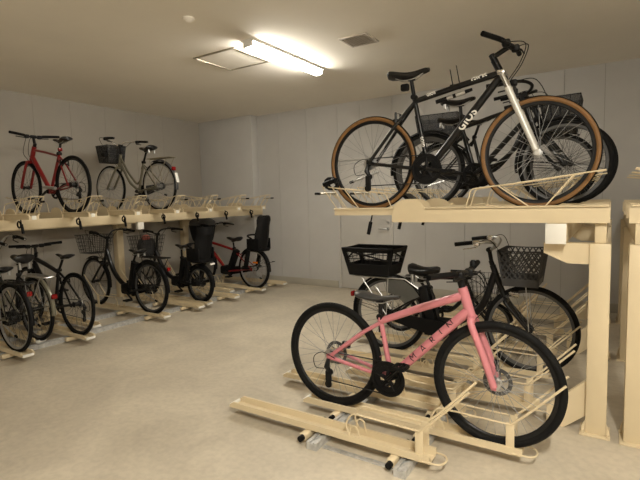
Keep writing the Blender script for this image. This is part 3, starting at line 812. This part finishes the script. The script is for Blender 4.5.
# --- right rack, lower: pink hybrid
pk = bicycle('pink flat-bar bicycle with disc brakes in the lower right rack', 'bicycles', -1.568, 2.62, .063, math.radians(-.54), R=.355, tr=.0215, wb=1.05, bb=(.420, .280), sc=(.352, .637), ht=(.866, .874), hb=(.912, .723), crown=(.925, .700),
             saddle=(.333, .782), saddle_s=(.30, .15, .046), saddlem='greyleather', frame='pink', fork='pink', forkr=.020, dtr=.0285, ttr=.0235, htr=.028, stayr=[.0125, .0125, .0125], bar='flat', barp=(.872, .962), barw=.335, steer=math.radians(-7),
             spokes=('each', 32), rim='blackmetal', sp='spoke', ring=.104, ringguard=True, derail=True, disc=True, fhubr=.02, crank=.80, kick=False, bell=1, cable=.10,
             text=[('MARIN', (.420 + .468 * .22, .280 + .476 * .22), (.420 + .468 * .93, .280 + .476 * .93), .062, .0285, 'blackprint', 2.45)])
b = MB()
for s in (-1,): b.box((1.03, .058, .44), (.05, .03, .07), None, .01)
part('brake_caliper', b, M['blackmetal'], pk); part('brake_caliper', MB().box((.06, .07, .41), (.06, .03, .05), None, .01), M['blackmetal'], pk)
b = MB()
for s in (-1, 1): b.box((.352, 0, .40), (.004, .037, .006))
b.disc((.353, 0, .642), .023, -.012, .012, 16, 'z'); part('seat_clamp', b, M['pink'], pk)
part('bottle_boss', MB().disc((.372, 0, .48), .006, -.022, -.016, 10).disc((.365, 0, .53), .006, -.022, -.016, 10), M['blackmetal'], pk)

# --- right rack, upper: black hybrid with tan tyres
gi = bicycle('black bicycle with tan tyres and silver fork on the upper right rack', 'bicycles', -1.535, 3.19, 1.372, math.radians(1.6), R=.349, tr=.0185, wb=1.135, bb=(.435, .285), sc=(.336, .775), ht=(.874, .950), hb=(.932, .828), crown=(.962, .765),
             saddle=(.293, .962), saddle_s=(.30, .16, .058), frame='blackpaint', fork='whitefork', susp=True, dtr=.0245, ttr=.020, bar='flat', barp=(.965, 1.03), barw=.29, steer=math.radians(-13), cable=.10,
             spokes=('each', 32), ttj=.085, stayr=[.012, .0125, .012], tyre='tan', rim='blackmetal', ring=.098, ringguard=True, derail=True, crank=-.15, rimbrake='blackmetal', kick=True,
             text=[('GIOS', (.435 + .49 * .37, .285 + .568 * .37), (.435 + .49 * .73, .285 + .568 * .73), .062, .0245, 'white', 1.15), ('GIOS', (.70, .8445), (.86, .8755), .042, .020, 'white', 1.1), ('GIOS', (.41, .789), (.51, .809), .026, .020, 'white', 1.1), ('GIOS', (.420, .36), (.372, .595), .030, .0172, 'white', 1.1)])
part('decal', MB().tube([(.4285, 0, .320), (.414, 0, .395)], .0176, 12), M['white'], gi, label='white band at the foot of the seat tube')
pm = MB().tube([(.50, -.035, .735), (.66, -.035, .768), (.74, -.035, .787)], [.014, .014, .010], 10); pmp = part('pump', pm, M['blackpl'], gi)
part('pump_band', MB().tube([(.575, -.035, .7505), (.615, -.035, .759)], .0150, 10).tube([(.635, -.035, .763), (.695, -.035, .7765)], .0148, 10), M['alu'], pmp)
part('lock_bracket', MB().tube([(.60, .03, .825), (.578, .03, .955)], .0035, 6).tube([(.645, .03, .835), (.62, .03, .975)], .0035, 6).box((.62, .012, .828), (.07, .05, .03), None, .006), M['blackpl'], gi)
part('tail_lamp', MB().box((.265, 0, .872), (.06, .04, .05), None, .012), M['blackpl'], gi)
lk = thing('bicycle_lock', 'black coiled cable lock on the rear tyre of the tan-tyred bicycle', 'lock', (-1.865, 3.16, 1.585)); lk.scale = (1.5, 1.3, 1.5)
b = MB(); b.tube([(.035 * math.cos(2 * PI * k / 10), -.035 + .007 * k / 3.3, .028 * math.sin(2 * PI * k / 10)) for k in range(34)], .008, 6); part('cable', b, M['blackpl'], lk)
part('lock_body', MB().tube([(-.03, -.05, -.005), (.035, -.045, .015)], .013, 10), M['blackpl'], lk)

CITY = dict(rim='darkspoke', sp='darkspoke', style='single', bar='city', chaincase=True, guards='blackpl', frame='blackpaint', fork='blackpaint', rise=.10, back=.22, barw=.25, barp=(.80, .93), sprung=True)
# upper bikes behind it
a = bicycle('black small bicycle directly behind the tan-tyred bicycle, upper right rack', 'bicycles', -1.31, 3.79, 1.372, math.radians(.3), **{**CITY, 'R': .31, 'wb': 1.01, 'bb': (.39, .26), 'sc': (.28, .64), 'ht': (.74, .78), 'hb': (.785, .64), 'crown': (.80, .60), 'saddle': (.25, .845), 'saddle_s': (.27, .17, .05), 'barp': (.745, .83), 'rise': .05, 'style': 'diamond', 'chaincase': False})
bk = bicycle('black long-wheelbase bicycle, second behind the tan-tyred bicycle, upper right rack', 'bicycles', -1.50, 4.39, 1.372, math.radians(.3), **{**CITY, 'R': .338, 'wb': 1.20, 'bb': (.43, .26), 'sc': (.32, .66), 'ht': (.93, .80), 'hb': (.98, .66), 'crown': (1.0, .62), 'saddle': (.22, .80), 'chaincase': False, 'ring': .10, 'barp': (.93, .84), 'rise': .03, 'back': .14})
mesh_panels(basket_wire(bk, (1.13, 0, .60), (.22, .26), (.29, .34), .27, m='blackpl', nx=4, ny=4, nz=3, r=.003), (1.13, 0, .60), (.22, .26), (.29, .34), .27)
ck3 = bicycle('black city bicycle with mesh rear basket, third behind the tan-tyred bicycle', 'bicycles', -1.56, 4.99, 1.372, math.radians(.3), **{**CITY, 'R': .33, 'wb': 1.12, 'saddle': (.36, .86), 'sc': (.33, .68)})
mesh_panels(basket_wire(ck3, (-.02, 0, .69), (.38, .28), (.45, .34), .26, m='blackpl', nx=3, ny=3, nz=3, r=.0028), (-.02, 0, .69), (.38, .28), (.45, .34), .26)

# --- right rack, lower: black city bike with the two big baskets
dd = bicycle('black city bicycle with woven front basket and big rear basket, lower right rack', 'bicycles', -1.70, 3.85, .064, 0, R=.348, tr=.02, wb=1.185, style='single', bb=(.48, .27), sc=(.392, .594), ht=(.905, .83), hb=(.985, .61), crown=(1.01, .56), htr=.024, dtr=.028,
               saddle=(.332, .77), saddle_s=(.275, .20, .10), sprung=True, frame='blackpaint', fork='blackpaint', bar='city', barp=(.875, .965), rise=.08, back=.20, barw=.25, barm='alu', stemm='blackmetal', leverm='chrome', steer=0,
               spokes=('each', 32), chaincase=True, guards='blackpl', battery=True, kick='centre', cable=.09, lamp=(1.07, .62), frontguard=False, rim='darkspoke', sp='darkspoke')
basket_plastic(dd, (-.14, 0, .705), (.38, .26), (.50, .33), .245, 'rib')
basket_plastic(dd, (1.13, 0, .705), (.24, .27), (.31, .36), .27, 'lattice', 'greypl')
b = MB()
for s in (-1, 1):
    b.tube([(-.34, s * .07, .685), (.18, s * .07, .685), (.30, s * .04, .60)], .006, 6); b.tube([(-.25, s * .07, .685), (0, s * .07, .348)], .005, 6)
    b.tube([(.02, s * .07, .685), (0, s * .07, .348)], .005, 6)
part('carrier', b, M['alu'], dd)
b = MB()
for s in (-1, 1): b.tube([(1.185, s * .07, .348), (1.16, s * .07, .70)], .004, 6)
b.tube([(.96, 0, .69), (1.08, 0, .70)], .008, 6); part('basket_stay', b, M['alu'], dd)
skirt_guard(dd, (0, .348), .348, 'smoke', 32, 92, .20)
part('reflector', MB().box((-.372, 0, .50), (.03, .06, .05), None, .01), M['redplastic'], dd, label='red rear reflector')
# small wheeled bike behind
ee = bicycle('small-wheeled dark bicycle with wire basket behind the big-basket city bicycle', 'bicycles', -1.86, 4.47, .064, 0, **{**CITY, 'R': .205, 'tr': .018, 'wb': .92, 'bb': (.40, .24), 'sc': (.30, .46), 'ht': (.70, .55), 'hb': (.745, .43), 'crown': (.76, .40), 'saddle': (.22, .58), 'barp': (.70, .62), 'rise': .02, 'barw': .20, 'guards': None, 'chaincase': False})
basket_wire(ee, (.86, 0, .42), (.24, .26), (.32, .34), .23, nx=8, ny=9, nz=5)

# --- left rack, upper
rd = bicycle('red flat-bar bicycle on the upper tray at the left', 'bicycles', -5.21, 3.0, 1.371, PI + math.radians(2.4), R=.332, tr=.0165, wb=.965, bb=(.44, .268), sc=(.228, .68), ht=(.722, .81), hb=(.795, .67), crown=(.82, .635), saddle=(.165, .852), saddle_s=(.28, .15, .05),
             frame='redpaint', fork='redpaint', forkr=.016, dtr=.026, ttr=.014, htr=.026, stayr=[.011, .010, .009], bar='flat', barp=(.725, .935), barw=.29, steer=0, spokes=('all', 32), rim='blackmetal', derail=True, ring=.085, crank=-.5 + PI, rimbrake='blackmetal', kick=True, sp='darkspoke')
part('reflector', MB().box((.20, 0, .745), (.03, .045, .04), None, .008), M['redplastic'], rd, label='red rear reflector')
part('chain_guard', MB().tube([(.44, .075, .32), (.22, .075, .30)], .018, 8), M['alu'], rd)
ct = bicycle('silver step-through bicycle with dark front basket on the upper left tray', 'bicycles', -5.19, 4.18, 1.371, PI + math.radians(1.5), R=.332, tr=.0165, wb=1.045, style='step', bb=(.42, .27), sc=(.30, .65), ht=(.775, .80), hb=(.815, .66), crown=(.83, .62), saddle=(.21, .85), saddle_s=(.27, .19, .065), sprung=True,
             frame='silverpaint', fork='silverpaint', dtr=.017, ttr=.015, bar='city', barp=(.765, .93), rise=.08, back=.24, barw=.26, barm='chrome', chaincase=True, casem='greypl', carrier=(-.30, .20, .70), carrierm='brass', spokes=('all', 32), crank=.3, kick=True)
mesh_panels(basket_wire(ct, (.985, 0, .70), (.22, .25), (.27, .30), .24, m='wirestl', nx=5, ny=5, nz=4, r=.003), (.985, 0, .70), (.22, .25), (.27, .30), .24)
part('front_lamp', MB().lathe([(1e-4, -.03), (.03, -.03), (.036, .02), (1e-4, .03)], 14, (.90, .17, .80), False, 'x'), M['blackpl'], ct)
mudguard(ct, (0, .332), .332, 190, 70, 'greypl', .05, 1)
part('reflector', MB().box((-.295, 0, .55), (.03, .055, .05), None, .008), M['redplastic'], ct, label='red rear reflector')
part('mud_flap', MB().box((-.345, 0, .43), (.012, .045, .13), Matrix.Rotation(.25, 3, 'Y'), .003), M['white'], ct, label='white reflective end of the rear mudguard')

# --- left rack, lower
l1 = bicycle('silver bicycle with rear carrier at the left edge of the photo', 'bicycles', -4.85, 2.12, .064, PI, **{**CITY, 'R': .335, 'wb': 1.08, 'guards': 'blackpl', 'rim': 'alu', 'frame': 'silverpaint', 'fork': 'silverpaint', 'barm': 'alu', 'style': 'step', 'carrier': (-.32, .18, .69), 'carrierm': 'blackmetal', 'barw': .22, 'saddle': (.22, .80)})
part('reflector', MB().box((-.33, 0, .60), (.025, .045, .045), None, .008), M['redplastic'], l1, label='red rear reflector')
l2b = bicycle('black bicycle with silver mudguard and carrier between the silver and the plain black one', 'bicycles', -5.06, 2.43, .064, PI, **{**CITY, 'R': .335, 'wb': 1.06, 'guards': 'silverpaint', 'barm': 'alu', 'carrier': (-.30, .18, .69), 'saddle': (.27, .86), 'saddle_s': (.29, .21, .10), 'barw': .20, 'rise': .14, 'chaincase': False})
part('reflector', MB().box((-.365, 0, .50), (.03, .055, .05), None, .01), M['redplastic'], l2b, label='red rear reflector')
l3 = bicycle('plain black flat-bar bicycle with thin tyres, lower left rack', 'bicycles', -4.85, 2.74, .063, PI - math.radians(1.7), R=.345, tr=.0165, wb=1.06, bb=(.46, .27), sc=(.33, .68), ht=(.83, .83), hb=(.88, .70), crown=(.895, .66), saddle=(.20, .86), saddle_s=(.28, .14, .045), bar='flat', barp=(.83, .945), barw=.285,
              spokes=('all', 28), rim='blackmetal', sp='darkspoke', derail=True, rimbrake='blackmetal', kick=False, crank=1.2, dtr=.030, ttr=.024, stayr=[.012, .011, .010])
l4 = bicycle('black electric bicycle with wire front basket and rear carrier, lower left rack', 'bicycles', -4.92, 3.74, .064, PI - math.radians(.7), **{**CITY, 'R': .338, 'tr': .021, 'wb': 1.20, 'bb': (.44, .27), 'sc': (.33, .64), 'ht': (.88, .84), 'hb': (.94, .66), 'crown': (.96, .60), 'battery': True, 'carrier': (-.36, .16, .735), 'carrierm': 'blackmetal', 'dtr': .03, 'barp': (.86, .96), 'saddle': (.24, .80), 'rise': .10, 'lamp': (1.02, .66)})
basket_wire(l4, (1.16, 0, .745), (.28, .28), (.35, .36), .25, nx=10, ny=10, nz=5, r=.003)
part('reflector', MB().box((-.37, 0, .60), (.025, .045, .045), None, .008), M['redplastic'], l4, label='red rear reflector')
l5 = bicycle('black small-wheeled bicycle with low rear child seat, lower left rack', 'bicycles', -4.86, 4.52, .064, PI - math.radians(1.5), **{**CITY, 'R': .265, 'tr': .026, 'wb': 1.16, 'bb': (.45, .25), 'sc': (.36, .60), 'ht': (.93, .74), 'hb': (.985, .56), 'crown': (1.0, .50), 'battery': True, 'dtr': .032, 'barp': (.88, .95), 'rise': .07, 'saddle': (.34, .79), 'back': .24})
basket_wire(l5, (1.16, 0, .62), (.28, .30), (.38, .40), .30, nx=9, ny=9, nz=5, r=.003)
bag = thing('shopping_bag', 'dark bag with pink cloth inside the wire basket of the small-wheeled child-seat bicycle', 'bag', (-6.02, 4.55, .70))
b = MB(); b.loft([[V((.125 * k * math.cos(a), .14 * k * math.sin(a), z)) for a in [2 * PI * i / 14 for i in range(14)]] for z, k in ((0, .7), (.05, .95), (.15, 1), (.22, .85), (.25, .4))]); part('bag_body', b, M['greyfab'], bag)
b = MB(); b.loft([[V((.06 * k * math.cos(a) + .03, .07 * k * math.sin(a) - .03, z)) for a in [2 * PI * i / 12 for i in range(12)]] for z, k in ((.20, .8), (.24, 1), (.28, .8), (.30, .3))]); part('cloth', b, M['pinkcloth'], bag)
child_seat(l5, -.02, .60, 1, 'blackpl', .38)
part('reflector', MB().box((-.26, 0, .56), (.02, .08, .025), None, .005), M['white'], l5, label='white sticker on the back of the child seat')
l6 = bicycle('red electric bicycle with tall rear child seat in the far left corner', 'bicycles', -4.82, 5.63, .064, PI - math.radians(2.4), R=.328, tr=.023, wb=1.20, style='diamond', bb=(.60, .25), sc=(.42, .62), ht=(1.0, .76), hb=(1.04, .62), crown=(1.05, .57), frame='redpaint', fork='blackpaint', dtr=.026, ttr=.022, bar='city', barp=(.93, .95), rise=.09, back=.24, barw=.26,
              saddle=(.42, .80), saddle_s=(.30, .18, .07), chaincase=True, guards='blackpl', battery=True, crank=.4)
child_seat(l6, -.11, .64, 1, 'blackpl', .54)
b = MB()
b.loft([[V((1.17 + .5 * lx * (1 if math.cos(a) > 0 else 1) * math.copysign(abs(math.cos(a)) ** .5, math.cos(a)), .5 * ly * math.copysign(abs(math.sin(a)) ** .5, math.sin(a)), z)) for a in [2 * PI * k / 24 for k in range(24)]] for z, lx, ly in ((.72, .24, .24), (.76, .30, .29), (.90, .36, .34), (1.02, .40, .37))])
fs6 = part('front_seat', b, M['blackpl'], l6)
b = MB()
b.loft([[V((1.17 + .5 * lx * math.cos(a), .5 * ly * math.sin(a), z)) for a in [2 * PI * k / 24 for k in range(24)]] for z, lx, ly in ((1.015, .46, .42), (1.05, .47, .43), (1.09, .43, .40), (1.125, .33, .30), (1.145, .14, .14))])
part('rain_cover', b, M['greyfab'], fs6)
b = MB(); b.tube([(-.30, -.1, .45), (-.36, -.1, .45), (-.36, .1, .45), (-.30, .1, .45)], .005, 6); part('carrier_hoop', b, M['blackmetal'], l6)
part('reflector', MB().box((.90, .16, .80), (.02, .10, .03), None, .005), M['redplastic'], l6, label='red stripe on the front seat')
part('reflector', MB().box((-.10, .075, .44), (.10, .006, .03), None, .003), M['orangepl'], l6, label='amber side reflector')

# ------------------------------------------------------------------ camera, world, exposure
cam = bpy.data.cameras.new('camera'); cam.sensor_width = 36; cam.lens = 462.306 / 640 * 36; cam.clip_start = .05
co = bpy.data.objects.new('camera', cam); C.objects.link(co)
yaw, pit, rol = .563405585, .0863642792, -.0251918527
f = V((-math.sin(yaw) * math.cos(pit), math.cos(yaw) * math.cos(pit), -math.sin(pit)))
r = V((math.cos(yaw), math.sin(yaw), 0)); u = r.cross(f)
r2 = r * math.cos(rol) + u * math.sin(rol); u2 = u * math.cos(rol) - r * math.sin(rol)
m3 = Matrix((r2, u2, -f)).transposed(); co.matrix_world = Matrix.Translation((0, 0, 1.46)) @ m3.to_4x4()
SC.camera = co
w = bpy.data.worlds.new('world'); SC.world = w; w.use_nodes = True
w.node_tree.nodes['Background'].inputs[0].default_value = (.9, .8, .65, 1); w.node_tree.nodes['Background'].inputs[1].default_value = .02
SC.view_settings.view_transform = 'Standard'; SC.view_settings.look = 'None'; SC.view_settings.exposure = .2; SC.view_settings.gamma = 1; SC.view_settings.use_curve_mapping = False
SC.cycles.use_denoising = True
